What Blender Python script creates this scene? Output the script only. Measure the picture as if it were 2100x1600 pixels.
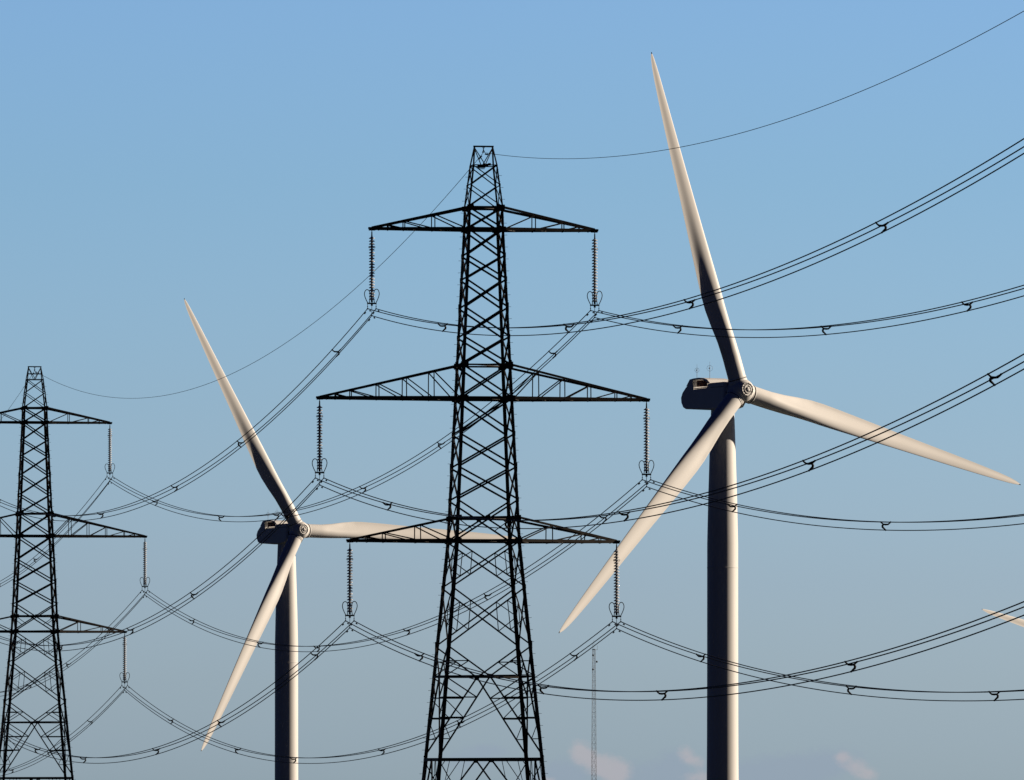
import bpy, math, random
from mathutils import Vector, Matrix
random.seed(7)
for o in list(bpy.data.objects): bpy.data.objects.remove(o)
SC = bpy.context.scene
COL = SC.collection
R = math.radians

# ------------------------------------------------------------------ camera
CAM_Z = 11.4
FPX, SCALE, HY = 19000.0, 35.0, 1674.0          # focal length in photo pixels, px per metre at the near pylon, horizon row
cd = bpy.data.cameras.new('camera'); cam = bpy.data.objects.new('camera', cd); COL.objects.link(cam)
cam.location = (0, 0, CAM_Z); cam.rotation_euler = (R(90), 0, 0)
cd.sensor_width = 36; cd.lens = FPX/2100*36; cd.shift_y = (HY-800)/2100
cd.clip_start = 1; cd.clip_end = 60000
SC.camera = cam
SC.view_settings.view_transform = 'Standard'; SC.view_settings.look = 'None'
SC.view_settings.exposure = 0.85; SC.view_settings.gamma = 1

# ------------------------------------------------------------------ sun and sky
SUN_AZ, SUN_EL = R(75.4), R(17)                  # azimuth clockwise from +Y
sd = Vector((math.sin(SUN_AZ)*math.cos(SUN_EL), math.cos(SUN_AZ)*math.cos(SUN_EL), math.sin(SUN_EL)))
sl = bpy.data.lights.new('sun', 'SUN'); so = bpy.data.objects.new('sun', sl); COL.objects.link(so)
sl.energy = 5.0; sl.angle = R(0.5); sl.color = (1.0, 0.83, 0.645)
so.rotation_euler = sd.to_track_quat('Z', 'Y').to_euler(); so.location = (300, 300, 300)
w = bpy.data.worlds.new('World'); SC.world = w; w.use_nodes = True
nt = w.node_tree; nt.nodes.clear()
def N(t, **k):
    n = nt.nodes.new(t)
    for a, b in k.items(): setattr(n, a, b)
    return n
def Lk(a, b): nt.links.new(a, b)
def MATH(op, a, b=None, c=None, clamp=False):
    n = N('ShaderNodeMath', operation=op, use_clamp=clamp)
    for i, v in enumerate((a, b, c)):
        if v is None: continue
        if isinstance(v, (int, float)): n.inputs[i].default_value = v
        else: Lk(v, n.inputs[i])
    return n.outputs[0]
out = N('ShaderNodeOutputWorld'); bg = N('ShaderNodeBackground'); Lk(bg.outputs[0], out.inputs[0])
bg.inputs[1].default_value = 0.0566
sky = N('ShaderNodeTexSky'); sky.sky_type = 'NISHITA'; sky.sun_disc = False
sky.sun_elevation = SUN_EL; sky.sun_rotation = SUN_AZ
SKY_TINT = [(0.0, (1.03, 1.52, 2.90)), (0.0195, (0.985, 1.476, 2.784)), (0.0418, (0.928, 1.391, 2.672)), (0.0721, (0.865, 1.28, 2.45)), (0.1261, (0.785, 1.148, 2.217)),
            (0.2208, (0.70, 1.06, 1.96)), (0.3418, (0.628, 0.995, 1.76)), (0.4379, (0.628, 0.974, 1.731)), (0.47, (0.62, 0.96, 1.70)), (0.56, (0.04, 0.14, 0.48)), (1.0, (0.01, 0.06, 0.40))]  # last two stops cut the sky above the view, put in to deepen shade
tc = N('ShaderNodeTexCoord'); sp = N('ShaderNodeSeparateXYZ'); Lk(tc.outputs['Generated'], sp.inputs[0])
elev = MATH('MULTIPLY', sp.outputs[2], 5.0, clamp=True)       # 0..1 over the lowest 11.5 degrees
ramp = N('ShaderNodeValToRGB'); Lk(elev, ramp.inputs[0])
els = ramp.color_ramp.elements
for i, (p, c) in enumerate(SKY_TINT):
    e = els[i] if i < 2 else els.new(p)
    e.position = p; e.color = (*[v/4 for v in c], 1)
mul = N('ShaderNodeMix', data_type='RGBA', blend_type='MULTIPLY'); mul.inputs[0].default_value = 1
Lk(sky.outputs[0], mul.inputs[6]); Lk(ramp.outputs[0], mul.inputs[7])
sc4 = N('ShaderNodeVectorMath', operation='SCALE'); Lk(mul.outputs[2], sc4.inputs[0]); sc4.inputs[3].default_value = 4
# faint evening clouds low over the horizon
mp = N('ShaderNodeMapping'); Lk(tc.outputs['Generated'], mp.inputs[0]); mp.inputs['Scale'].default_value = (1000, 1000, 1250)
ns = N('ShaderNodeTexNoise'); Lk(mp.outputs[0], ns.inputs[0]); ns.inputs['Scale'].default_value = 1.0
ns.inputs['Detail'].default_value = 6; ns.inputs['Roughness'].default_value = 0.68
def blob(px, py, rx, ry):
    x = MATH('DIVIDE', sp.outputs[0], sp.outputs[1]); z = MATH('DIVIDE', sp.outputs[2], sp.outputs[1])
    a = MATH('MULTIPLY', MATH('SUBTRACT', x, (px-1050)/FPX), FPX/rx); b = MATH('MULTIPLY', MATH('SUBTRACT', z, (HY-py)/FPX), FPX/ry)
    r2 = MATH('ADD', MATH('MULTIPLY', a, a), MATH('MULTIPLY', b, b))
    g = MATH('EXPONENT', MATH('MULTIPLY', r2, -1.0))
    return MATH('MULTIPLY', g, MATH('GREATER_THAN', sp.outputs[1], 0))
def total(bl):
    t = None
    for q in bl:
        g = blob(*q); t = g if t is None else MATH('ADD', t, g)
    return t
def cloud(cur, blobs, col, lo, hi, amt):
    v = MATH('ADD', MATH('MULTIPLY', total(blobs), 1.1), MATH('MULTIPLY', MATH('SUBTRACT', ns.outputs[0], 0.5), 1.7))
    v = MATH('MULTIPLY', v, MATH('MULTIPLY', total(blobs), 3.0, clamp=True))
    mr = N('ShaderNodeMapRange', interpolation_type='SMOOTHSTEP'); Lk(v, mr.inputs[0])
    mr.inputs[1].default_value = lo; mr.inputs[2].default_value = hi; mr.inputs[4].default_value = amt
    mx = N('ShaderNodeMix', data_type='RGBA'); Lk(mr.outputs[0], mx.inputs[0]); Lk(cur, mx.inputs[6]); mx.inputs[7].default_value = (*col, 1)
    return mx.outputs[2]
azr = N('ShaderNodeMapRange', interpolation_type='SMOOTHSTEP'); Lk(sp.outputs[1], azr.inputs[0])       # sky dimmed away from the view direction, added to darken shaded sides
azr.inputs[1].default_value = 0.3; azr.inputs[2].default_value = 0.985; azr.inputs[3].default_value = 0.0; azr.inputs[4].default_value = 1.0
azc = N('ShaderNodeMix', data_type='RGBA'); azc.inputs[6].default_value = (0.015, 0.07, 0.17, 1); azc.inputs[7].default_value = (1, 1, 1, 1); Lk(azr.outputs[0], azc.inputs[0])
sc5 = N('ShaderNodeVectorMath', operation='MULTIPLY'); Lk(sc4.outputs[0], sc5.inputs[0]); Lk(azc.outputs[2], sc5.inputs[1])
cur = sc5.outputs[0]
CL_BLUE = (2.85, 3.55, 4.45); CL_PINK = (4.6, 4.35, 4.65)
cur = cloud(cur, [(1160, 1585, 60, 34), (1130, 1600, 60, 24), (1320, 1592, 80, 34), (1385, 1570, 34, 36), (1560, 1592, 130, 34), (1620, 1575, 80, 28), (1710, 1562, 60, 30), (960, 1560, 60, 22), (1000, 1540, 40, 14)], CL_BLUE, 0.0, 1.4, 0.7)
cur = cloud(cur, [(1188, 1536, 22, 20), (1200, 1555, 26, 20), (1238, 1560, 30, 16), (1275, 1578, 24, 20), (1262, 1597, 26, 16), (1235, 1580, 30, 14), (1405, 1544, 18, 16), (1425, 1562, 22, 12), (1728, 1553, 20, 14), (1755, 1572, 26, 17), (1780, 1590, 24, 14), (1120, 1600, 20, 8), (1440, 1595, 40, 14)], CL_PINK, 0.1, 1.5, 0.68)
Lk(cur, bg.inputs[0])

# ------------------------------------------------------------------ materials
def mat(name, col, rough=0.6, metal=0.0, var=0.0, scale=1.0, coat=0.0, col2=None, spec=0.5, stretch=(1, 1, 1), detail=4):
    m = bpy.data.materials.new(name); m.use_nodes = True; t = m.node_tree
    b = t.nodes['Principled BSDF']; b.inputs['Base Color'].default_value = (*col, 1)
    b.inputs['Roughness'].default_value = rough; b.inputs['Metallic'].default_value = metal
    b.inputs['Specular IOR Level'].default_value = spec; b.inputs['Coat Weight'].default_value = coat
    tcn = t.nodes.new('ShaderNodeTexCoord'); mpn = t.nodes.new('ShaderNodeMapping'); mpn.inputs['Scale'].default_value = stretch
    nz = t.nodes.new('ShaderNodeTexNoise')
    nz.inputs['Scale'].default_value = scale; nz.inputs['Detail'].default_value = detail
    rp = t.nodes.new('ShaderNodeValToRGB')
    c2 = col2 or tuple(v*(1-var) for v in col)
    rp.color_ramp.elements[0].color = (*c2, 1); rp.color_ramp.elements[1].color = (*col, 1)
    rp.color_ramp.elements[0].position = .35; rp.color_ramp.elements[1].position = .65
    t.links.new(tcn.outputs['Object'], mpn.inputs[0]); t.links.new(mpn.outputs[0], nz.inputs['Vector'])
    t.links.new(nz.outputs[0], rp.inputs[0]); t.links.new(rp.outputs[0], b.inputs['Base Color'])
    return m
M_STEEL = mat('weathered_dark_steel', (0.035, 0.030, 0.026), 0.7, 0, 0.5, 1.5, spec=0.12)
M_CABLE = mat('aged_aluminium_cable', (0.02, 0.02, 0.022), 0.7, 0, 0.3, 2.0, spec=0.1)
M_EARTH = mat('aged_earth_cable', (0.05, 0.055, 0.06), 0.7, 0, 0.3, 2.0, spec=0.1)
M_GLAZE = mat('glazed_porcelain', (0.46, 0.48, 0.52), 0.3, 0, 0.3, 6.0, coat=0.15)
M_CAP = mat('forged_iron', (0.012, 0.012, 0.013), 0.7, 0, 0.3, 8.0, spec=0.1)
M_PAINT = mat('turbine_paint', (0.57, 0.57, 0.565), 0.5, 0, 0.06, 0.35, spec=0.15, stretch=(1, 1, .25))
M_TOWER = mat('tower_paint', (0.54, 0.54, 0.535), 0.5, 0, 0.09, 0.5, spec=0.15, stretch=(1, 1, .12))
M_SEAL = mat('rubber_seal', (0.02, 0.02, 0.02), 0.8, 0, 0.2, 3, spec=0.1)
M_GRILLE = mat('cooler_grille', (0.5, 0.32, 0.25), 0.7, 0, 0.5, 9, spec=0.2)
_t = M_GRILLE.node_tree; _tr = _t.nodes.new('ShaderNodeBsdfTranslucent'); _tr.inputs[0].default_value = (0.30, 0.17, 0.12, 1)
_mx = _t.nodes.new('ShaderNodeMixShader'); _mx.inputs[0].default_value = .35      # sun filtering through the fins
_o = _t.nodes['Material Output']; _t.links.new(_t.nodes['Principled BSDF'].outputs[0], _mx.inputs[1]); _t.links.new(_tr.outputs[0], _mx.inputs[2]); _t.links.new(_mx.outputs[0], _o.inputs[0])
M_GALV = mat('galvanised_steel', (0.12, 0.12, 0.125), 0.6, 0.0, 0.25, 2.0)
M_THIN = mat('grey_rod', (0.16, 0.16, 0.17), 0.5, 0.3, 0.2, 4.0)
M_FIELD = mat('field', (0.016, 0.022, 0.018), 0.9, 0, 0, 0.02, col2=(0.010, 0.014, 0.012), spec=0.1, detail=10)

# ------------------------------------------------------------------ helpers
def smooth(k, m=4):
    out = []
    for i in range(len(k)-1):
        p0, p1, p2, p3 = k[max(0, i-1)], k[i], k[i+1], k[min(len(k)-1, i+2)]
        for q in range(m):
            t = q/m; out.append(tuple(.5*(2*b+(c-a)*t+(2*a-5*b+4*c-d)*t*t+(3*b-a-3*c+d)*t**3) for a, b, c, d in zip(p0, p1, p2, p3)))
    out.append(tuple(k[-1])); return out
class MB:
    def __init__(s): s.v = []; s.f = []; s.smooth = []
    def add(s, vs, fs, sm=False):
        k = len(s.v); s.v += [tuple(v) for v in vs]; s.f += [tuple(i+k for i in f) for f in fs]; s.smooth += [sm]*len(fs)
    def loft(s, rings, sm=True, cap=True, closed=False):
        n = len(rings[0]); vs = [v for r in rings for v in r]; fs = []
        m = len(rings)
        for i in range(m-1 + (1 if closed else 0)):
            a, b = i*n, ((i+1) % m)*n
            for j in range(n):
                k = (j+1) % n; fs.append((a+j, a+k, b+k, b+j))
        s.add(vs, fs, sm)
        if cap and not closed:
            s.add(rings[0], [tuple(range(n))[::-1]]); s.add(rings[-1], [tuple(range(n))])
    def prism(s, p, q, u, v, prof):
        p, q = Vector(p), Vector(q)
        s.loft([[p+u*a+v*b for a, b in prof], [q+u*a+v*b for a, b in prof]], False)
    def angle(s, p, q, wd, nrm, flip=1, t=None):          # rolled steel angle lying in a face with outward normal nrm
        p, q = Vector(p), Vector(q); ax = (q-p).normalized(); n = Vector(nrm); n = (n-ax*n.dot(ax)).normalized(); u = ax.cross(n)*flip
        t = t or wd*0.14; h = wd/2
        s.prism(p, q, u, -n, [(-h, 0), (h, 0), (h, t), (-h+t, t), (-h+t, wd*.85), (-h, wd*.85)])
    def box(s, c, sx, sy, sz, rot=None):
        c = Vector(c); vs = []
        for x in (-1, 1):
            for y in (-1, 1):
                for z in (-1, 1):
                    d = Vector((x*sx/2, y*sy/2, z*sz/2))
                    if rot: d = rot @ d
                    vs.append(c+d)
        s.add(vs, [(0, 1, 3, 2), (4, 6, 7, 5), (0, 4, 5, 1), (2, 3, 7, 6), (0, 2, 6, 4), (1, 5, 7, 3)])
    def tube(s, pts, r, n=8, closed=False, sm=True):
        pts = [Vector(p) for p in pts]; rings = []; m = len(pts)
        prev = None
        for i, p in enumerate(pts):
            a = pts[(i-1) % m] if (closed or i) else p; b = pts[(i+1) % m] if (closed or i < m-1) else p
            d = (b-a).normalized()
            if prev is None:
                ref = Vector((0, 0, 1)) if abs(d.z) < .9 else Vector((1, 0, 0)); u = d.cross(ref).normalized()
            else: u = (prev-d*prev.dot(d)).normalized()
            prev = u; v = d.cross(u); rr = r[i] if isinstance(r, (list, tuple)) else r
            rings.append([p+u*rr*math.cos(2*math.pi*k/n)+v*rr*math.sin(2*math.pi*k/n) for k in range(n)])
        s.loft(rings, sm, True, closed)
    def lathe(s, prof, n=24, axis=None, org=(0, 0, 0), sm=True):   # prof (r, h) round +Z or the given 3x3 frame
        o = Vector(org); rings = []
        for r, h in prof:
            ring = []
            for k in range(n):
                a = 2*math.pi*k/n; v = Vector((r*math.cos(a), r*math.sin(a), h))
                ring.append(o + (axis @ v if axis else v))
            rings.append(ring)
        s.loft(rings, sm, True)
    def mesh(s, name, m):
        me = bpy.data.meshes.new(name); me.from_pydata(s.v, [], s.f); me.materials.append(m)
        me.polygons.foreach_set('use_smooth', s.smooth); me.update(); return me
    def obj(s, name, m, parent=None):
        o = bpy.data.objects.new(name, s.mesh(name, m)); COL.objects.link(o)
        if parent: o.parent = parent
        return o
def thing(name, label, cat, loc=(0, 0, 0), rotz=0, group=None, kind=None):
    o = bpy.data.objects.new(name, None); COL.objects.link(o); o.location = loc; o.rotation_euler = (0, 0, rotz); o.empty_display_size = 1
    o['label'] = label; o['category'] = cat
    if group: o['group'] = group
    return o
def copy_tree(o, parent=None, skip=()):
    c = o.copy(); COL.objects.link(c); c.parent = parent
    for ch in [x for x in ALLCH.get(o, [])]:
        if ch.get('only_here') or ch in skip: continue
        copy_tree(ch, c)
    return c
def index_children():
    ALLCH.clear()
    for x in COL.objects:
        if x.parent: ALLCH.setdefault(x.parent, []).append(x)
ALLCH = {}

# ------------------------------------------------------------------ ground
def ground_z(y):
    pts = [(-3000, 0), (1150, 0), (1458, -5.3), (1951, -15.1), (2600, -16), (60000, -16)]
    for (a, za), (b, zb) in zip(pts, pts[1:]):
        if a <= y <= b:
            t = (y-a)/(b-a); t = t*t*(3-2*t); return za+(zb-za)*t
    return 0
g = MB(); ys = [-3000, -1000, 0, 300, 600, 900, 1100]+[1150+30*i for i in range(50)]+[3000, 6000, 15000, 45000]
xs = [-40000, -8000, -2000, -800, -400, -100, 100, 400, 800, 2000, 8000, 40000]
g.add([(x, y, ground_z(y)) for y in ys for x in xs], [(j*len(xs)+i, j*len(xs)+i+1, (j+1)*len(xs)+i+1, (j+1)*len(xs)+i) for j in range(len(ys)-1) for i in range(len(xs)-1)], True)
go = g.obj('ground', M_FIELD); go['kind'] = 'structure'

# ------------------------------------------------------------------ the line of pylons
T0 = Vector((-1.671, 542.857, 0)); T1 = Vector((-41.677, 808.857, 0))
LD = (T1-T0).normalized(); AX = Vector((LD.y, -LD.x, 0)); YAW = math.atan2(AX.y, AX.x)
def Zp(y): return CAM_Z+(HY-y)/SCALE
HW = [(340, 25.5), (427, 36), (471, 37.4), (1110, 67.3), (2073, 156)]
def hw(y):
    for (a, ha), (b, hb) in zip(HW, HW[1:]):
        if a <= y <= b: return (ha+(hb-ha)*(y-a)/(b-a))/SCALE
    return HW[-1][1]/SCALE
def C(sx, sy, y): h = hw(y); return Vector((sx*h, sy*h, Zp(y)))
FACES = [((-1, -1), (1, -1), (0, -1, 0)), ((1, -1), (1, 1), (1, 0, 0)), ((1, 1), (-1, 1), (0, 1, 0)), ((-1, 1), (-1, -1), (-1, 0, 0))]
def lerp(a, b, t): return a+(b-a)*t
ARMS = {'top': (471, 427, 6.60, [103, 163, 196]), 'middle': (818, 750, 9.68, [107, 162, 217, 272, 303]), 'bottom': (1110, 1063, 7.90, [135, 204, 239])}

def make_pylon(label, group):
    P = thing('pylon', label, 'pylon', T0, YAW, group)
    yt = 300; tipx = 20.3/SCALE*0.98
    # legs
    for sx, sy in ((-1, -1), (1, -1), (1, 1), (-1, 1)):
        b = MB(); n = Vector((sx, sy, 0))
        def L(p, q, wd):
            t = wd*.16; b.prism(p, q, Vector((-sx, 0, 0)), Vector((0, -sy, 0)), [(0, 0), (wd, 0), (wd, t), (t, t), (t, wd), (0, wd)] if sx*sy > 0 else [(0, 0), (0, wd), (t, wd), (t, t), (wd, t), (wd, 0)])
        L(C(sx, sy, 2073), C(sx, sy, 1110), .21); L(C(sx, sy, 1110), C(sx, sy, 750), .185); L(C(sx, sy, 750), C(sx, sy, 471), .165)
        L(C(sx, sy, 471), C(sx, sy, 427), .14); L(C(sx, sy, 427), C(sx, sy, 340), .095)
        top = Vector((sx*tipx, sy*.03, Zp(yt))); L(C(sx, sy, 340), top, .085)
        for y in (1325, 1110, 960, 750, 632):       # splice cover plates
            p = C(sx, sy, y); b.box(p-Vector((sx*.06, sy*.06, 0)), .17, .17, .55)
        if (sx, sy) in ((1, -1), (-1, 1)):          # climbing bolts
            z = Zp(2040); k = 0
            while z < Zp(345):
                yv = HY-(z-CAM_Z)*SCALE; p = C(sx, sy, yv)
                if k % 2: b.tube([p, p+Vector((sx*.16, 0, 0))], .011, 5)
                else: b.tube([p, p+Vector((0, sy*.16, 0))], .011, 5)
                z += .35; k += 1
        b.obj('leg', M_STEEL, P)
    f0 = MB(); 
    for sx, sy in ((-1, -1), (1, -1), (1, 1), (-1, 1)):
        p = C(sx, sy, 2073); f = MB(); f.lathe([(.55, -.6), (.55, .25), (.35, .4), (.2, .42)], 16, org=(p.x, p.y, 0)); f.obj('footing', M_CONC, P)
    # crossed bracing, one lattice panel per face and tier
    tiers = [(340, 381), (381, 427), (427, 471), (471, 525), (525, 574), (574, 632), (632, 692), (692, 750), (750, 818), (818, 891), (891, 959), (959, 1026), (1026, 1110), (1110, 1205), (1205, 1325)]
    for (ya, yb) in tiers:
        wd = .062 if ya < 427 else (.108 if ya < 1026 else .10)
        if ya >= 1110: wd = .09
        for (a, c, n) in FACES:
            b = MB(); al, ar, bl, br = C(*a, ya), C(*c, ya), C(*a, yb), C(*c, yb); nv = Vector(n)
            b.angle(al, br, wd, n); b.angle(ar+nv*-wd*.15, bl+nv*-wd*.15, wd, n, -1)
            cx = lerp(al, br, .47)
            if ya >= 1110:      # secondary struts
                cx = (al*0+lerp(al, br, (hw(ya))/(hw(ya)+hw(yb))))
                for (t_, b_) in ((al, bl), (ar, br)):
                    mA, mB, mM = lerp(t_, cx, .5), lerp(b_, cx, .5), lerp(t_, b_, .48)
                    for pq in ((mA, mB), (mA, mM), (mB, mM)): b.angle(*pq, .052, n)
            if ya == 1026:
                hl, hr = C(*a, 1063), C(*c, 1063); cc = lerp(hl, hr, .5)
                for (t_, b_) in ((hl, bl), (hr, br)): b.angle(t_, lerp(cc, b_, .5), .055, n)
            b.obj('lattice_panel', M_STEEL, P)
    def level(y, wd, n2=True, dz=0, plan=True):
        for (a, c, n) in FACES:
            b = MB(); p, q = C(*a, y), C(*c, y); nv = Vector(n)*.004
            b.angle(p+nv, q+nv, wd, n); b.obj('horizontal_beam', M_STEEL, P)
        if plan:
            b = MB(); b.angle(C(-1, -1, y), C(1, 1, y), .06, (0, 0, -1)); b.angle(C(1, -1, y)+Vector((0, 0, .06)), C(-1, 1, y)+Vector((0, 0, .06)), .06, (0, 0, -1)); b.obj('plan_bracing', M_STEEL, P)
    level(340, .06, plan=False); level(427, .13); level(471, .17); level(750, .10); level(818, .17); level(1063, .12); level(1110, .13); level(1388, .085); level(1558, .16)
    # tiers below the lowest arm: diamond bracing, then the big inverted V
    for (a, c, n) in FACES:
        b = MB(); la, ra = C(*a, 1325), C(*c, 1325); hl, hr = C(*a, 1388), C(*c, 1388); cc = lerp(hl, hr, .5)
        for t_, h_ in ((la, hl), (ra, hr)):
            b.angle(t_, cc, .09, n); m = lerp(t_, cc, .5); s_ = lerp(t_, h_, .5); b.angle(s_, m, .062, n); b.angle(m, h_, .062, n)
        b.obj('lattice_panel', M_STEEL, P)
        b = MB(); fl, fr = C(*a, 1553), C(*c, 1553)
        for i, (h_, f_, sgn) in enumerate(((hl, fl, 0), (hr, fr, 1))):
            b.angle(cc, f_, .10, n); leg = lambda y, k=(a if i == 0 else c): C(*k, y)
            vs = lambda y: lerp(cc, f_, (y-1388)/(1553-1388))
            for y, wd in ((1431, .072), (1473, .12), (1516, .055)): b.angle(leg(y), vs(y), wd, n)
            b.angle(h_, vs(1431), .075, n); b.angle(leg(1431), vs(1473), .055, n); b.angle(leg(1473), vs(1516), .05, n)
        b.obj('lattice_panel', M_STEEL, P)
        b = MB(); gl, gr = C(*a, 1558), C(*c, 1558); gc = lerp(gl, gr, .5); kl, kr = C(*a, 1725), C(*c, 1725)
        for h_, k_ in ((gl, kl), (gr, kr)):
            b.angle(gc, k_, .10, n); b.angle(h_, lerp(gc, k_, .5), .06, n); q = lerp(h_, gc, .42); b.angle(q, lerp(h_, k_, .45), .045, n); b.angle(lerp(h_, gc, .5), lerp(gc, k_, .62), .04, n)
            b.angle(lerp(h_, k_, .45), lerp(gc, k_, .5), .04, n)
        b.obj('lattice_panel', M_STEEL, P)
        b = MB(); zl, zr = C(*a, 2060), C(*c, 2060)
        b.angle(kl, kr, .12, n); kc = lerp(kl, kr, .5)
        for k_, z_ in ((kl, zl), (kr, zr)):
            b.angle(kc, z_, .1, n)
            for t in (.3, .6): b.angle(lerp(k_, z_, t), lerp(kc, z_, t), .06, n)
            b.angle(k_, lerp(kc, z_, .3), .06, n); b.angle(lerp(k_, z_, .3), lerp(kc, z_, .6), .05, n)
        b.obj('lattice_panel', M_STEEL, P)
    # gusset plates
    for y, sw, sh in ((427, .40, .30), (471, .50, .26), (750, .46, .36), (818, .55, .30), (1063, .40, .30), (1110, .46, .26)):
        for (a, c, n) in FACES:
            for k, o2 in ((a, c), (c, a)):
                b = MB(); p = C(*k, y); d = (C(*o2, y)-p).normalized(); nv = Vector(n)
                b.box(p+d*sw*.28+nv*.012, *( (sw, .016, sh) if n[0] == 0 else (.016, sw, sh) )); b.obj('gusset_plate', M_STEEL, P)
    for y, s_ in ((1063, .26), (1388, .27), (1560, .24)):
        for (a, c, n) in FACES:
            b = MB(); p = lerp(C(*a, y), C(*c, y), .5)+Vector(n)*.014; b.box(p, *((s_, .02, s_) if n[0] == 0 else (.02, s_, s_))); b.obj('gusset_plate', M_STEEL, P)
    for y in (381, 525, 574, 632, 692, 891, 959, 1026, 1205, 1325):
        s_ = .14 if y < 427 else .24
        for sx, sy in ((-1, -1), (1, -1), (1, 1), (-1, 1)):
            b = MB(); p = C(sx, sy, y); b.box(p+Vector((sx*.012, -sy*s_*.3, 0)), .016, s_*.7, s_*1.2); b.box(p+Vector((-sx*s_*.3, sy*.012, 0)), s_*.7, .016, s_*1.2); b.obj('node_plate', M_STEEL, P)
    # peak
    b = MB(); z = Zp(yt); b.prism((-tipx-.03, 0, z), (tipx+.03, 0, z), Vector((0, 1, 0)), Vector((0, 0, 1)), [(-.06, -.06), (.06, -.06), (.06, .03), (-.06, .03)]); b.obj('peak_beam', M_STEEL, P)
    for sy in (-1, 1):
        b = MB()
        for sx in (-1, 1): b.angle((sx*tipx, sy*.05, z-.05), (0, sy*hw(340), Zp(340)), .055, (0, sy, 0))
        b.obj('peak_strut', M_STEEL, P)
    b = MB(); b.tube([(0.02, 0, z-.04), (0.0, 0, z-.16), (0.0, 0, z-.30)], [.035, .02, .05], 8); b.tube([(-.1, 0, z-.02), (0, 0, z-.17)], .012, 6); b.tube([(.1, 0, z-.02), (0, 0, z-.17)], .012, 6)
    for s_ in (-1, 1): b.tube([(0, 0, z-.28), (0, s_*.35, z-.33)], .035, 8)
    b.obj('earth_wire_clamp', M_CAP, P)
    # cross-arms
    for nm, (yb, yu, xt, nodes) in ARMS.items():
        zb, zu = Zp(yb), Zp(yu); hb, hu = hw(yb), hw(yu)
        cw = .19 if nm == 'middle' else .17; uw = .135 if nm != 'top' else .15
        for s in (-1, 1):
            A = MB(); A.box((s*(xt-.02), 0, zb-.03), .36, .34, .16); A.prism((s*(xt-.5), 0, zb+.02), (s*(xt+.2), 0, zb+.02), Vector((0, 1, 0)), Vector((0, 0, 1)), [(-.15, -.06), (.15, -.06), (.15, .06), (-.15, .06)])
            arm = A.obj('crossarm', M_STEEL, P)
            end = {-1: Vector((s*xt, -.10, zb)), 1: Vector((s*xt, .10, zb))}
            low = {k: Vector((s*hb, k*hb, zb)) for k in (-1, 1)}; up = {k: Vector((s*hu, k*hu, zu)) for k in (-1, 1)}
            def at(d, k, x): p, q = d[k], end[k]; t = (x-abs(p.x))/(abs(q.x)-abs(p.x)); return lerp(p, q, t)
            for k in (-1, 1):
                b = MB(); b.angle(low[k], end[k]+Vector((s*.1, 0, 0)), cw, (0, k, 0), t=.03); b.obj('lower_chord', M_STEEL, arm)
                b = MB(); b.angle(up[k], end[k]+Vector((0, 0, .05)), uw, (0, k, 0), t=.03); b.obj('upper_chord', M_STEEL, arm)
                xs_ = [n_/SCALE*1.011 for n_ in nodes]; prev = hb
                for i, x in enumerate(xs_):
                    b = MB(); b.angle(at(low, k, x), at(up, k, x), .058, (0, k, 0)); b.obj('post', M_STEEL, arm)
                    b = MB(); b.angle(at(up, k, x), at(low, k, prev+.06), .068 if i else .075, (0, k, 0)); b.obj('diagonal', M_STEEL, arm); prev = x
            b = MB(); sgn = -1; pts = [hb]+xs_+[xt-.4]; z_ = Vector((0, 0, -.06))
            for i in range(len(pts)-1):
                x0, x1 = pts[i], pts[i+1]; xm = (x0+x1)/2
                b.angle(at(low, -1, x0)+z_, at(low, 1, xm)+z_, .06, (0, 0, -1)); b.angle(at(low, 1, xm)+z_, at(low, -1, x1)+z_, .06, (0, 0, -1))
                b.angle(at(low, -1, x1)+z_*1.9, at(low, 1, x1)+z_*1.9, .05, (0, 0, -1))
            b.obj('plan_bracing', M_STEEL, arm)
            b = MB()
            for x in xs_: b.angle(at(up, -1, x), at(up, 1, x), .05, (0, 0, 1))
            b.obj('cross_strut', M_STEEL, arm)
            b = MB(); b.box((s*xt, 0, zb-.2), .03, .1, .26); b.obj('hanger_plate', M_STEEL, arm)
    return P
M_CONC = mat('concrete', (0.30, 0.29, 0.27), 0.85, 0, 0.2, 3)
near = make_pylon('tall black steel lattice pylon standing nearest, in the middle between the two wind turbines', 'steel lattice pylons carrying the power line')
index_children(); far = copy_tree(near); far.location = T1
far['label'] = 'smaller more distant lattice pylon at the left edge, its left arms cut by the frame'
# joint box only on the near pylon, an extra peak bar only on the far one
b = MB(); z = Zp(342); b.box((-.19, -.45, z-.02), .44, .28, .16); b.box((.06, -.44, z+.06), .3, .22, .16); b.box((.29, -.42, z+.11), .14, .2, .14)
b.tube([(-.38, -.45, z-.05), (-.3, -.45, z-.16), (0.0, -.45, z-.15)], .025, 6); b.obj('joint_box', M_CAP, near)
b = MB()
for sy in (-1, 1): b.angle((-.63, sy*.43, Zp(322.5)), (.63, sy*.43, Zp(322.5)), .06, (0, sy, 0))
b.obj('peak_bar', M_STEEL, far)

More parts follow.
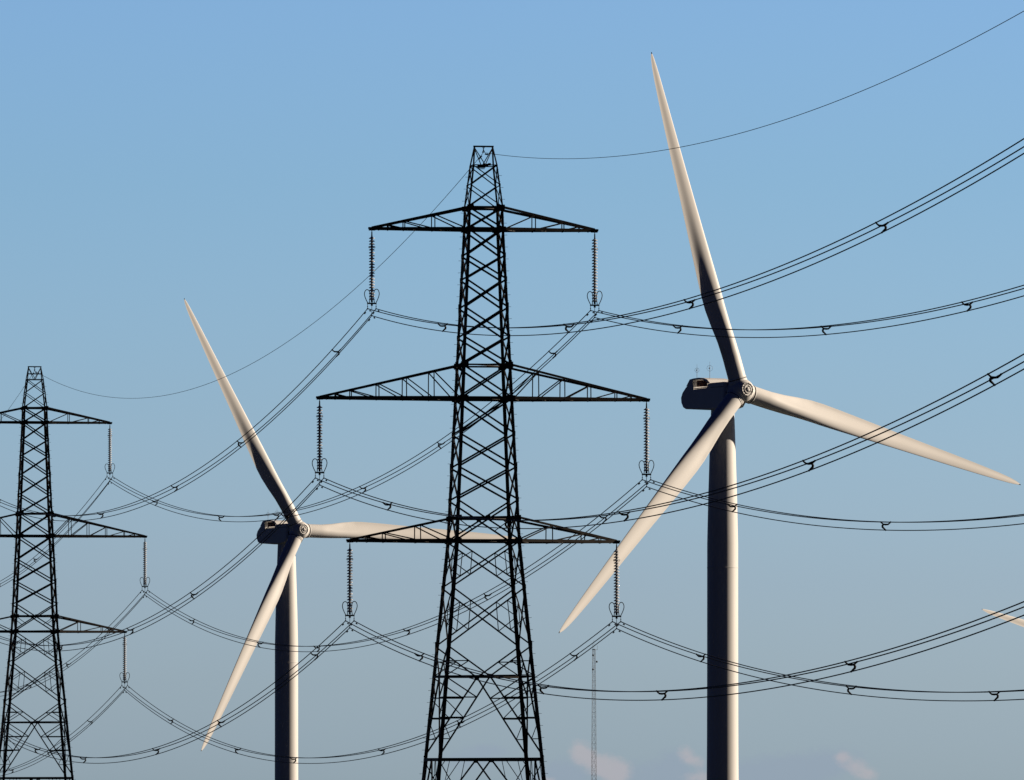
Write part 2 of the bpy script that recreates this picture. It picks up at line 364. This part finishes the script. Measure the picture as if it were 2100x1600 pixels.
# ------------------------------------------------------------------ insulator strings
DROP = 4.69
def insulator(tower, nm, s, label, group, master=None):
    yb, yu, xt, _ = ARMS[nm]; loc = tower+AX*(s*xt)+Vector((0, 0, Zp(yb)))
    if master: r = copy_tree(master); r.location = loc; r['label'] = label; return r
    r = thing('insulator_string', label, 'insulator', loc, YAW, group)
    b = MB(); b.tube([(0, 0, -.2), (0, 0, -.50)], [.035, .045], 8); b.box((0, 0, -.30), .05, .09, .22)
    b.tube([(0, 0, -.48), (0, 0, -4.32)], .06, 8); b.obj('core_rod', M_CAP, r)
    dm = MB(); dm.lathe([(.05, .06), (.08, .052), (.11, .03), (.160, .008), (.174, -.018), (.168, -.040), (.12, -.044), (.055, -.05)], 20)
    dmesh = dm.mesh('insulator_disc', M_GLAZE); cm = MB(); cm.lathe([(.03, .09), (.062, .085), (.066, .04), (.05, .03)], 12)
    n = 22; z0, dz = -.56, -.170
    for k in range(n):
        o = bpy.data.objects.new('insulator_disc', dmesh); COL.objects.link(o); o.parent = r; o.location = (0, 0, z0+dz*k)
    b = MB(); b.tube([(0, 0, z0+.1), (0, 0, z0+dz*n)], .04, 8)
    for k in range(n): b.lathe([(.03, z0+dz*k+.10), (.06, z0+dz*k+.09), (.066, z0+dz*k+.045), (.05, z0+dz*k+.03)], 10)
    b.obj('metal_caps', M_CAP, r)
    for s_ in (-1, 1):                      # racket shaped arcing horns
        b = MB(); key = [(.245, -4.36), (.32, -4.20), (.39, -4.0), (.41, -3.82), (.35, -3.65), (.235, -3.58), (.125, -3.65), (.085, -3.82), (.09, -4.0), (.115, -4.2), (.15, -4.36)]
        pts = [Vector((s_*x, -s_*.30*(z+4.36)/.8, z+.02)) for x, z in smooth(key)]
        b.tube(pts, .024, 7); b.obj('arcing_horn', M_CAP, r)
    b = MB()
    for s_ in (-1, 1):
        b.tube([Vector((s_*.02, 0, -1.05))]+[Vector((s_*(.14+.055*math.cos(t)), 0, -1.09+.055*math.sin(t))) for t in [math.pi+2*math.pi*k/12 for k in range(12)]], .013, 6)
    b.obj('upper_horn', M_CAP, r)
    b = MB(); b.box((0, 0, -4.38), .56, .03, .09); b.box((0, 0, -4.46), .12, .026, .12); b.obj('yoke_plate', M_CAP, r)
    for x, zc in ((-.25, -DROP), (.25, -DROP), (0, -DROP-.40)):
        b = MB(); b.tube([(x, 0, -4.40), (x, 0, zc+.03)], .016, 6); b.box((x, 0, zc+.12), .05, .05, .07)
        b.tube([(x, -.17, zc-.03), (x, -.08, zc+.0), (x, .08, zc+.0), (x, .17, zc-.03)], [.024, .04, .04, .024], 8); b.obj('suspension_clamp', M_CAP, r)
    return r
first = None; WORD = {-1: 'left', 1: 'right'}
IG = 'insulator strings hanging from the pylon arms'
for tw, tn in ((T0, 'near pylon'), (T1, 'smaller left pylon')):
    for nm in ARMS:
        for s in (-1, 1):
            lb = 'beaded insulator string with arcing horns under the %s %s arm of the %s' % (WORD[s], nm, tn)
            if tw is T0 and nm == 'top' and s == -1: lb = 'beaded insulator string with arcing horns under the left top arm of the near pylon'
            r = insulator(tw, nm, s, lb, IG, first)
            if first is None: first = r; index_children()

# ------------------------------------------------------------------ cables
BETA = .000395
def cable_z(z0, d, S): return z0-BETA*d*(S-d)
def spacer_mesh(flip):
    b = MB(); f = flip
    b.tube([(-f*.25, 0, 0), (-f*.20, 0, -.05), (-f*.13, 0, -.12), (0, 0, -.135), (f*.12, 0, -.125), (f*.20, 0, -.06), (f*.25, 0, 0)], [.038, .038, .045, .05, .045, .038, .038], 8)
    b.tube([(-f*.12, 0, -.125), (-f*.17, 0, -.20), (-f*.155, 0, -.28), (-f*.08, 0, -.35), (0, 0, -.43)], [.045, .056, .056, .045, .038], 8)
    for x, z in ((-.25, 0), (.25, 0), (0, -.43)): b.tube([(x, -.06, z), (x, -.03, z), (x, .03, z), (x, .06, z)], [.028, .045, .045, .028], 8)
    return b.mesh('spacer', M_CAP)
SPM = {1: spacer_mesh(1), -1: spacer_mesh(-1)}
dmp = MB(); dmp.tube([(0, -.16, -.075), (0, .16, -.075)], .009, 5); dmp.box((0, 0, -.04), .03, .03, .08)
for s_ in (-1, 1): dmp.tube([(0, s_*.10, -.075), (0, s_*.12, -.08), (0, s_*.20, -.09)], [.02, .04, .035], 7)
DMM = dmp.mesh('vibration_damper', M_CAP)
SPANS = [('near', T0, -1, 238.5, [29.3, 74.5, 110.8, 158.5, 197, 224]), ('mid', T0, 1, (T1-T0).length, [16, 63.9, 102.3, 151.3, 186.3, 233.2]), ('far', T1, 1, 269.0, [29, 66, 104, 151, 190, 235])]
ROWN = {'top': 'upper', 'middle': 'middle', 'bottom': 'lower'}
for sn, tw, sg, S, spc in SPANS:
    for nm, (yb, yu, xt, _) in ARMS.items():
        for s in (-1, 1):
            lb = {'near': 'triple power cable from the near pylon\'s %s %s insulator, sweeping right towards the viewer',
                  'mid': 'triple power cable sagging from the near pylon\'s %s %s insulator back to the left pylon',
                  'far': 'triple power cable running away behind the left pylon from its %s %s insulator'}[sn] % (ROWN[nm], WORD[s])
            base = tw+AX*(s*xt)+Vector((0, 0, Zp(yb)-DROP)); dirv = LD*sg
            ang = math.atan2(-dirv.x, dirv.y)
            B = thing('cable_bundle', lb, 'power cable', base, ang, 'triple cable bundles of the power line')
            ns_ = 90
            for ox, oz in ((-.25, 0), (.25, 0), (0, -.41)):
                b = MB(); b.tube([Vector((ox, S*i/ns_, cable_z(oz, S*i/ns_, S))) for i in range(ns_+1)], .027, 6); b.obj('cable', M_CABLE, B)
                for dd in (1.1, S-1.1):
                    o = bpy.data.objects.new('vibration_damper', DMM); COL.objects.link(o); o.parent = B; o.location = (ox, dd, cable_z(oz, dd, S)); o.rotation_euler.x = -BETA*S*(1 if dd < 9 else -1)
            for i, d in enumerate(spc):
                o = bpy.data.objects.new('spacer', SPM[1 if (i % 3 != 1) == (sg < 0) else -1]); COL.objects.link(o); o.parent = B; o.location = (0, d, cable_z(0, d, S)); o.scale = (1, 1, .41/.43)
    lb = {'near': 'thin single earth wire from the near pylon\'s peak, rising to the upper right corner',
          'mid': 'thin single earth wire sagging between the peaks of the two pylons',
          'far': 'thin single earth wire falling away left behind the smaller pylon\'s peak'}[sn]
    b = MB(); Z0 = Zp(313); ns_ = 90
    o = MB(); o.tube([Vector((0, S*i/ns_, Z0+cable_z(0, S*i/ns_, S))) for i in range(ns_+1)], .016, 6)
    e = o.obj('earth_wire', M_EARTH); e.location = tw; e.rotation_euler.z = math.atan2(-(LD*sg).x, (LD*sg).y); e['label'] = lb; e['category'] = 'earth wire'; e['group'] = 'earth wires along the pylon peaks'
    for dd in (.9, 1.5, S-1.5, S-.9):
        o = bpy.data.objects.new('vibration_damper', DMM); COL.objects.link(o); o.parent = e; o.location = (0, dd, Z0+cable_z(0, dd, S)); o.rotation_euler.x = -BETA*S*(1 if dd < 9 else -1)

# ------------------------------------------------------------------ wind turbines
NAZ, TILT = R(34.4), R(6.0); RB = 41.1
HUBH = 61.7
chord = [(.030, 2.12, 2.12), (.06, 2.12, 2.12), (.10, 2.13, 2.05), (.15, 2.28, 1.78), (.20, 2.52, 1.42), (.25, 2.70, 1.14), (.29, 2.74, .96), (.35, 2.62, .78), (.45, 2.32, .56), (.55, 2.02, .44), (.65, 1.75, .35), (.75, 1.50, .27), (.85, 1.20, .20), (.92, .93, .15), (.96, .70, .11), (.985, .42, .07), (.996, .20, .04), (1.0, .06, .02)]
def blade_mesh():
    b = MB(); rings = []; n = 72
    for fr, c, th in chord:
        z = fr*RB; k = min(1, max(0, (fr-.08)/.17)); k = k*k*(3-2*k)      # circle -> aerofoil
        tw = -(R(10)*max(0, 1-fr/.8)**1.2*k + R(1))
        ring = []
        for j in range(n):
            a = 2*math.pi*j/n; cx, cy = math.cos(a), math.sin(a)
            x0, y0 = c/2*cx, th/2*cy
            u = (1-cx)/2                                     # 0 leading edge (+x), 1 trailing edge
            t = 5*.5*(.2969*math.sqrt(u)-.126*u-.3516*u*u+.2843*u**3-.1015*u**4)*2.0
            if cy < 0 and u > .32: t = .5*(.5+.5*math.cos(math.pi*min(1, (u-.32)/.58)))     # hollow towards the trailing edge
            ya = th*t*(1 if cy > 0 else -(.9-.45*min(1, max(0, (fr-.3)/.25))))
            if abs(cy) < 1e-6: ya = 0
            xa = c*(.33-u)+0.0
            x = x0*(1-k)+xa*k; y = y0*(1-k)+ya*k
            xr = x*math.cos(tw)-y*math.sin(tw); yr = x*math.sin(tw)+y*math.cos(tw)
            pre = 1.0*fr+0.25*fr**3                               # cone angle and pre-bend, towards the wind
            ring.append(Vector((xr, yr-pre, z)))
        rings.append(ring)
    # smooth interpolation along the span
    out = []
    def cr(p0, p1, p2, p3, t): return p1+((p2-p0)+(p0*2-p1*5+p2*4-p3)*t+(p1*3-p0-p2*3+p3)*t*t)*(t*.5)
    for i in range(len(rings)-1):
        for q in range(3):
            t = q/3; z = lerp(chord[i][0], chord[i+1][0], t)
            ring = []
            for j in range(n):
                v = lerp(rings[i][j], rings[i+1][j], t); ring.append(v)
            out.append(ring)
    out.append(rings[-1]); b.loft(out, True, True); return b.mesh('blade', M_PAINT)
BLADE = blade_mesh()
ring_m = MB(); ring_m.lathe([(1.03, 1.46), (1.13, 1.47), (1.13, 1.58), (1.03, 1.59)], 40); RINGM = ring_m.mesh('root_ring', M_PAINT)
seal_m = MB(); seal_m.lathe([(1.02, 1.36), (1.11, 1.37), (1.11, 1.452), (1.02, 1.455)], 40); SEALM = seal_m.mesh('root_seal', M_SEAL)

tp = MB(); tp.tube([(0.0, -1.238, RB*.9965), (0.0, -1.25, RB*1.0015)], [.055, .045], 8); TIPM = tp.mesh('tip_receptor', M_SEAL)
bo = MB(); bo.lathe([(.045, 0), (.045, .05), (.02, .07)], 8); BOLT = bo.mesh('nose_bolt', M_SEAL)
def make_turbine(label, hub, base_z, phi, tower_d=3.6):
    T = thing('wind_turbine', label, 'wind turbine', (hub[0], hub[1], base_z), 0, 'white three-bladed wind turbines')
    H = hub[2]-base_z
    rz = Matrix.Rotation(NAZ, 3, 'Z'); tl = Matrix.Rotation(-TILT, 3, 'X')    # local -Y is upwind
    fr = rz @ tl                                                             # rotor frame: -Y forward, Z up, X right
    # tower
    tpos = rz @ Vector((0, tower_d, 0)); b = MB(); top = H-1.95
    prof = [(2.05, 0), (1.95, 4), (1.86, 20), (1.84, 28), (1.83, top-16), (1.72, top-11), (1.48, top-3), (1.37, top)]
    b.lathe(prof, 64, org=(tpos.x, tpos.y, 0)); b.obj('tower', M_TOWER, T)
    for z in (top-18.8, top-40):
        rr = 1.835; b = MB(); b.lathe([(rr, z-.035), (rr+.022, z-.03), (rr+.022, z+.03), (rr, z+.035)], 64, org=(tpos.x, tpos.y, 0)); b.obj('flange_seam', M_TOWER, T)
    b = MB(); dv = Matrix.Rotation(R(-60), 3, 'Z'); b.box(Vector((tpos.x, tpos.y, 2.6))+dv @ Vector((0, -1.98, 0)), .9, .12, 2.1, dv); b.obj('door', M_SEAL, T)
    b = MB(); b.lathe([(1.6, top-.05), (1.6, top+.25)], 48, org=(tpos.x, tpos.y, 0)); b.obj('yaw_collar', M_SEAL, T)
    # nacelle: profile (distance behind hub, height), lofted across the width with rounded edges
    side = [(-.55+1.55, -1.35), (-.55+1.55, 1.0-.15), (1.4, .98), (3.9, .95), (4.3, .42), (7.38, .34), (7.42, .93), (8.0, .93), (8.9, .62), (9.6, 0), (9.92, -.6), (9.85, -1.2), (9.5, -1.75), (9.0, -1.98), (5, -2.22), (3.0, -2.22), (1.6, -1.95)]
    def extr(poly, w0, rad, mb, z0=0):
        cx = sum(p[0] for p in poly)/len(poly); cz = sum(p[1] for p in poly)/len(poly); rings = []
        steps = [(-w0, rad), (-w0+rad*.12, rad*.55), (-w0+rad*.4, rad*.2), (-w0+rad, 0)]
        steps = steps+[(-a, i) for a, i in reversed(steps)]
        for x, ins in steps:
            ring = []
            for (d, z_) in poly:
                v = Vector((d-cx, z_-cz)); l = v.length; v = v*((l-ins)/l); ring.append(H0+rz @ Vector((x, v.x+cx, v.y+cz+.12)))
            rings.append(ring)
        mb.loft(rings, False, True)
    H0 = Vector((0, 0, H)); b = MB(); extr(side, 1.68, .28, b); nac = b.obj('nacelle', M_PAINT, T)
    # cooler hood on the nacelle roof, open on the side, with a brown grille
    def hp(x, d, z_): return H0+rz @ Vector((x, d, z_+.12))
    oh = [(3.85, .90), (4.5, 1.38), (5.2, 1.56), (6.2, 1.65), (7.3, 1.60), (8.05, 1.50), (8.75, .70)]
    ih = [(4.15, .90), (4.70, 1.24), (5.3, 1.42), (6.2, 1.50), (7.15, 1.45), (7.36, 1.30), (7.38, .70)]
    b = MB(); k7 = 7; vs = [hp(x, *p) for x in (-1.62, 1.62) for ring in (oh, ih) for p in ring]; fs = []
    for i in range(k7-1):
        fs += [(i, i+1, k7+i+1, k7+i), (14+i, 21+i, 21+i+1, 14+i+1), (i, 14+i, 14+i+1, i+1), (7+i, 8+i, 22+i, 21+i)]
    fs += [(0, 7, 21, 14), (6, 20, 27, 13)]
    b.add(vs, fs); b.obj('cooler_hood', M_PAINT, nac)
    b = MB(); b.tube([hp(-1.66, d, z_) for d, z_ in [(7.36, .5), (7.37, 1.30), (7.15, 1.45), (6.2, 1.51), (5.3, 1.43), (4.70, 1.25), (4.2, .9), (4.33, .46), (7.36, .38)]], .05, 8, closed=True); b.obj('hood_rim', M_PAINT, nac)
    b = MB(); b.box(hp(-1.2, 6.1, .97), .10, 2.05, .74, rz)
    for k in range(11): d = 5.15+k*.19; b.tube([hp(-1.27, d, .62), hp(-1.27, d, 1.32)], .025, 5)
    b.obj('cooler_grille', M_GRILLE, nac)
    b = MB(); b.box(hp(-.6, 4.9, .75), .5, .35, .75, rz); b.obj('hood_vent', M_SEAL, nac)
    b = MB(); b.box(hp(-1.69, 2.4, .40), .03, 2.6, .035, rz); b.obj('panel_seam', M_SEAL, nac)
    b = MB(); b.lathe([(1.34, 0), (1.38, .3), (1.30, .5)], 48, axis=(rz @ Matrix.Rotation(R(-90), 3, 'X')), org=H0+rz @ Vector((0, .62, -.2))); b.obj('rotor_bearing_ring', M_SEAL, nac)
    for d, hgt, rr, x in ((7.55, 1.35, .26, -.9), (4.95, 1.50, .34, -.9)):
        b = MB(); p0 = hp(x, d, 1.5); b.tube([p0, p0+Vector((0, 0, hgt))], .028, 6); c = p0+Vector((0, 0, hgt*.82))
        b.tube([c+Vector((rr*math.cos(2*math.pi*k/20), 0, rr*math.sin(2*math.pi*k/20))) for k in range(20)], .016, 6, closed=True)
        b.tube([c+Vector((0, 0, -.1)), c+Vector((0, 0, .1))], .05, 8); b.tube([c, c+Vector((0, 0, rr+.45))], .012, 5)
        b.box(c+Vector((-.08, 0, 0)), .12, .08, .07); b.obj('wind_sensor', M_THIN, nac)
    # hub
    fwd = fr @ Matrix.Rotation(R(90), 3, 'X')        # lathe axis +Z -> local -Y (upwind)
    b = MB(); b.lathe([(1.20, -1.25), (1.34, -1.1), (1.42, -.5), (1.44, .2), (1.36, .75), (1.15, 1.15), (.86, 1.38), (.84, 1.40)], 48, axis=fwd, org=H0)
    for k in range(3):
        a = R(phi)+k*2*math.pi/3; d = Matrix.Rotation(-(a-math.pi/2), 3, 'Y'); b.lathe([(1.16, .3), (1.14, 1.2), (1.08, 1.42)], 40, axis=fr @ d, org=H0)
    hubo = b.obj('hub', M_PAINT, T)
    b = MB(); b.lathe([(.84, 1.40), (.86, 1.46), (.80, 1.50), (.70, 1.485), (.66, 1.42), (.58, 1.42), (.54, 1.52), (.42, 1.56), (.38, 1.50), (.30, 1.50), (.26, 1.60), (.12, 1.64), (.02, 1.645)], 40, axis=fwd, org=H0); b.obj('nose_cap', M_PAINT, hubo)
    for k in range(14):
        a = 2*math.pi*k/14; v = fwd @ Vector((.75*math.cos(a), .75*math.sin(a), 1.49))
        o = bpy.data.objects.new('nose_bolt', BOLT); COL.objects.link(o); o.parent = hubo; o.location = H0+v; o.rotation_mode = 'QUATERNION'; o.rotation_quaternion = fwd.to_quaternion()
    b = MB(); 
    for q in range(3):
        pts = []
        for k in range(14): a = q*2.094+k*.16; rr = .12+.52*k/13; pts.append(H0+fwd @ Vector((rr*math.cos(a), rr*math.sin(a), 1.645-.17*(k/13))))
        b.tube(pts, .03, 6)
    b.obj('nose_ribs', M_SEAL, hubo)
    for k in range(3):
        a = R(phi)-k*2*math.pi/3; d = fr @ Matrix.Rotation(-(a-math.pi/2), 3, 'Y')
        for nm, me in (('blade', BLADE), ):
            o = bpy.data.objects.new(nm, me); COL.objects.link(o); o.parent = T; o.location = H0; o.rotation_mode = 'QUATERNION'; o.rotation_quaternion = d.to_quaternion()
            for n2, m2 in (('root_ring', RINGM), ('root_seal', SEALM), ('tip_receptor', TIPM)):
                q = bpy.data.objects.new(n2, m2); COL.objects.link(q); q.parent = o
    return T
def P3(px, py, d): return ((px-1050)/FPX*d, d, CAM_Z+(HY-py)/FPX*d)
dR = FPX/17.4
make_turbine('large white wind turbine on the right, one blade pointing almost straight up', P3(1518.5, 802, dR), 0.0, 105.2)
dL = FPX/13.03; hL = P3(613, 1088, dL)
make_turbine('white wind turbine between the two pylons, one blade level behind the near pylon', hL, hL[2]-HUBH, 118.7)
dF = FPX/9.74; hF = P3(2323, 1345, dF)
make_turbine('most distant wind turbine, only a pale blade tip showing at the right edge', hF, hF[2]-HUBH, 167.0)

# ------------------------------------------------------------------ far lattice radio mast
dm_ = 3000.0; k_ = FPX/dm_; mx, mz = (1218-1050)/k_, ground_z(dm_)
mast = thing('radio_mast', 'slender grey lattice radio mast far away, just right of the near pylon', 'mast', (mx, dm_, mz), R(20))
ztop = CAM_Z+(HY-1332)/k_-mz
def mw(z): return .36+.56*(1-z/ztop)
for sx, sy in ((-1, -1), (1, -1), (1, 1), (-1, 1)):
    b = MB(); b.tube([(sx*mw(0), sy*mw(0), 0), (sx*mw(ztop), sy*mw(ztop), ztop)], .048, 6); b.obj('leg', M_GALV, mast)
z = 0; secs = 8; hs = ztop/secs
for i in range(secs):
    b = MB(); z0 = i*hs; m = int(hs/1.3); st = hs/m
    for j in range(m):
        za, zb = z0+j*st, z0+(j+1)*st; wa, wb = mw(za), mw(zb)
        for (a, c, n) in FACES:
            A_, B_ = Vector((a[0]*wa, a[1]*wa, za)), Vector((c[0]*wa, c[1]*wa, za)); C_, D_ = Vector((a[0]*wb, a[1]*wb, zb)), Vector((c[0]*wb, c[1]*wb, zb))
            b.tube([A_, B_], .024, 4); b.tube([A_, D_] if j % 2 else [B_, C_], .024, 4)
    for (a, c, n) in FACES:
        wa = mw(z0+hs); b.tube([(a[0]*wa, a[1]*wa, z0+hs), (c[0]*wa, c[1]*wa, z0+hs)], .04, 4)
    b.obj('lattice_section', M_GALV, mast)
b = MB(); b.lathe([(.6, ztop), (.6, ztop+.12)], 12); b.box((.3, 0, ztop-.1), 1.9, .08, .08); b.obj('head_platform', M_GALV, mast)
for x, h_ in ((0, 3.0), (-.45, 1.8), (1.2, 1.3)):
    b = MB(); b.tube([(x, 0, ztop-.2), (x, 0, ztop+h_)], .04, 5); b.obj('whip_aerial', M_GALV, mast)
for x, zz in ((-.8, 1.9), (.8, 4.0), (-.85, 6.5)):
    b = MB(); b.lathe([(.05, 0), (.2, .06), (.33, .18), (.34, .22), (.05, .1)], 16, axis=Matrix.Rotation(R(90), 3, 'X'), org=(x*.8, -.75, ztop-zz)); b.obj('dish_aerial', M_GALV, mast)
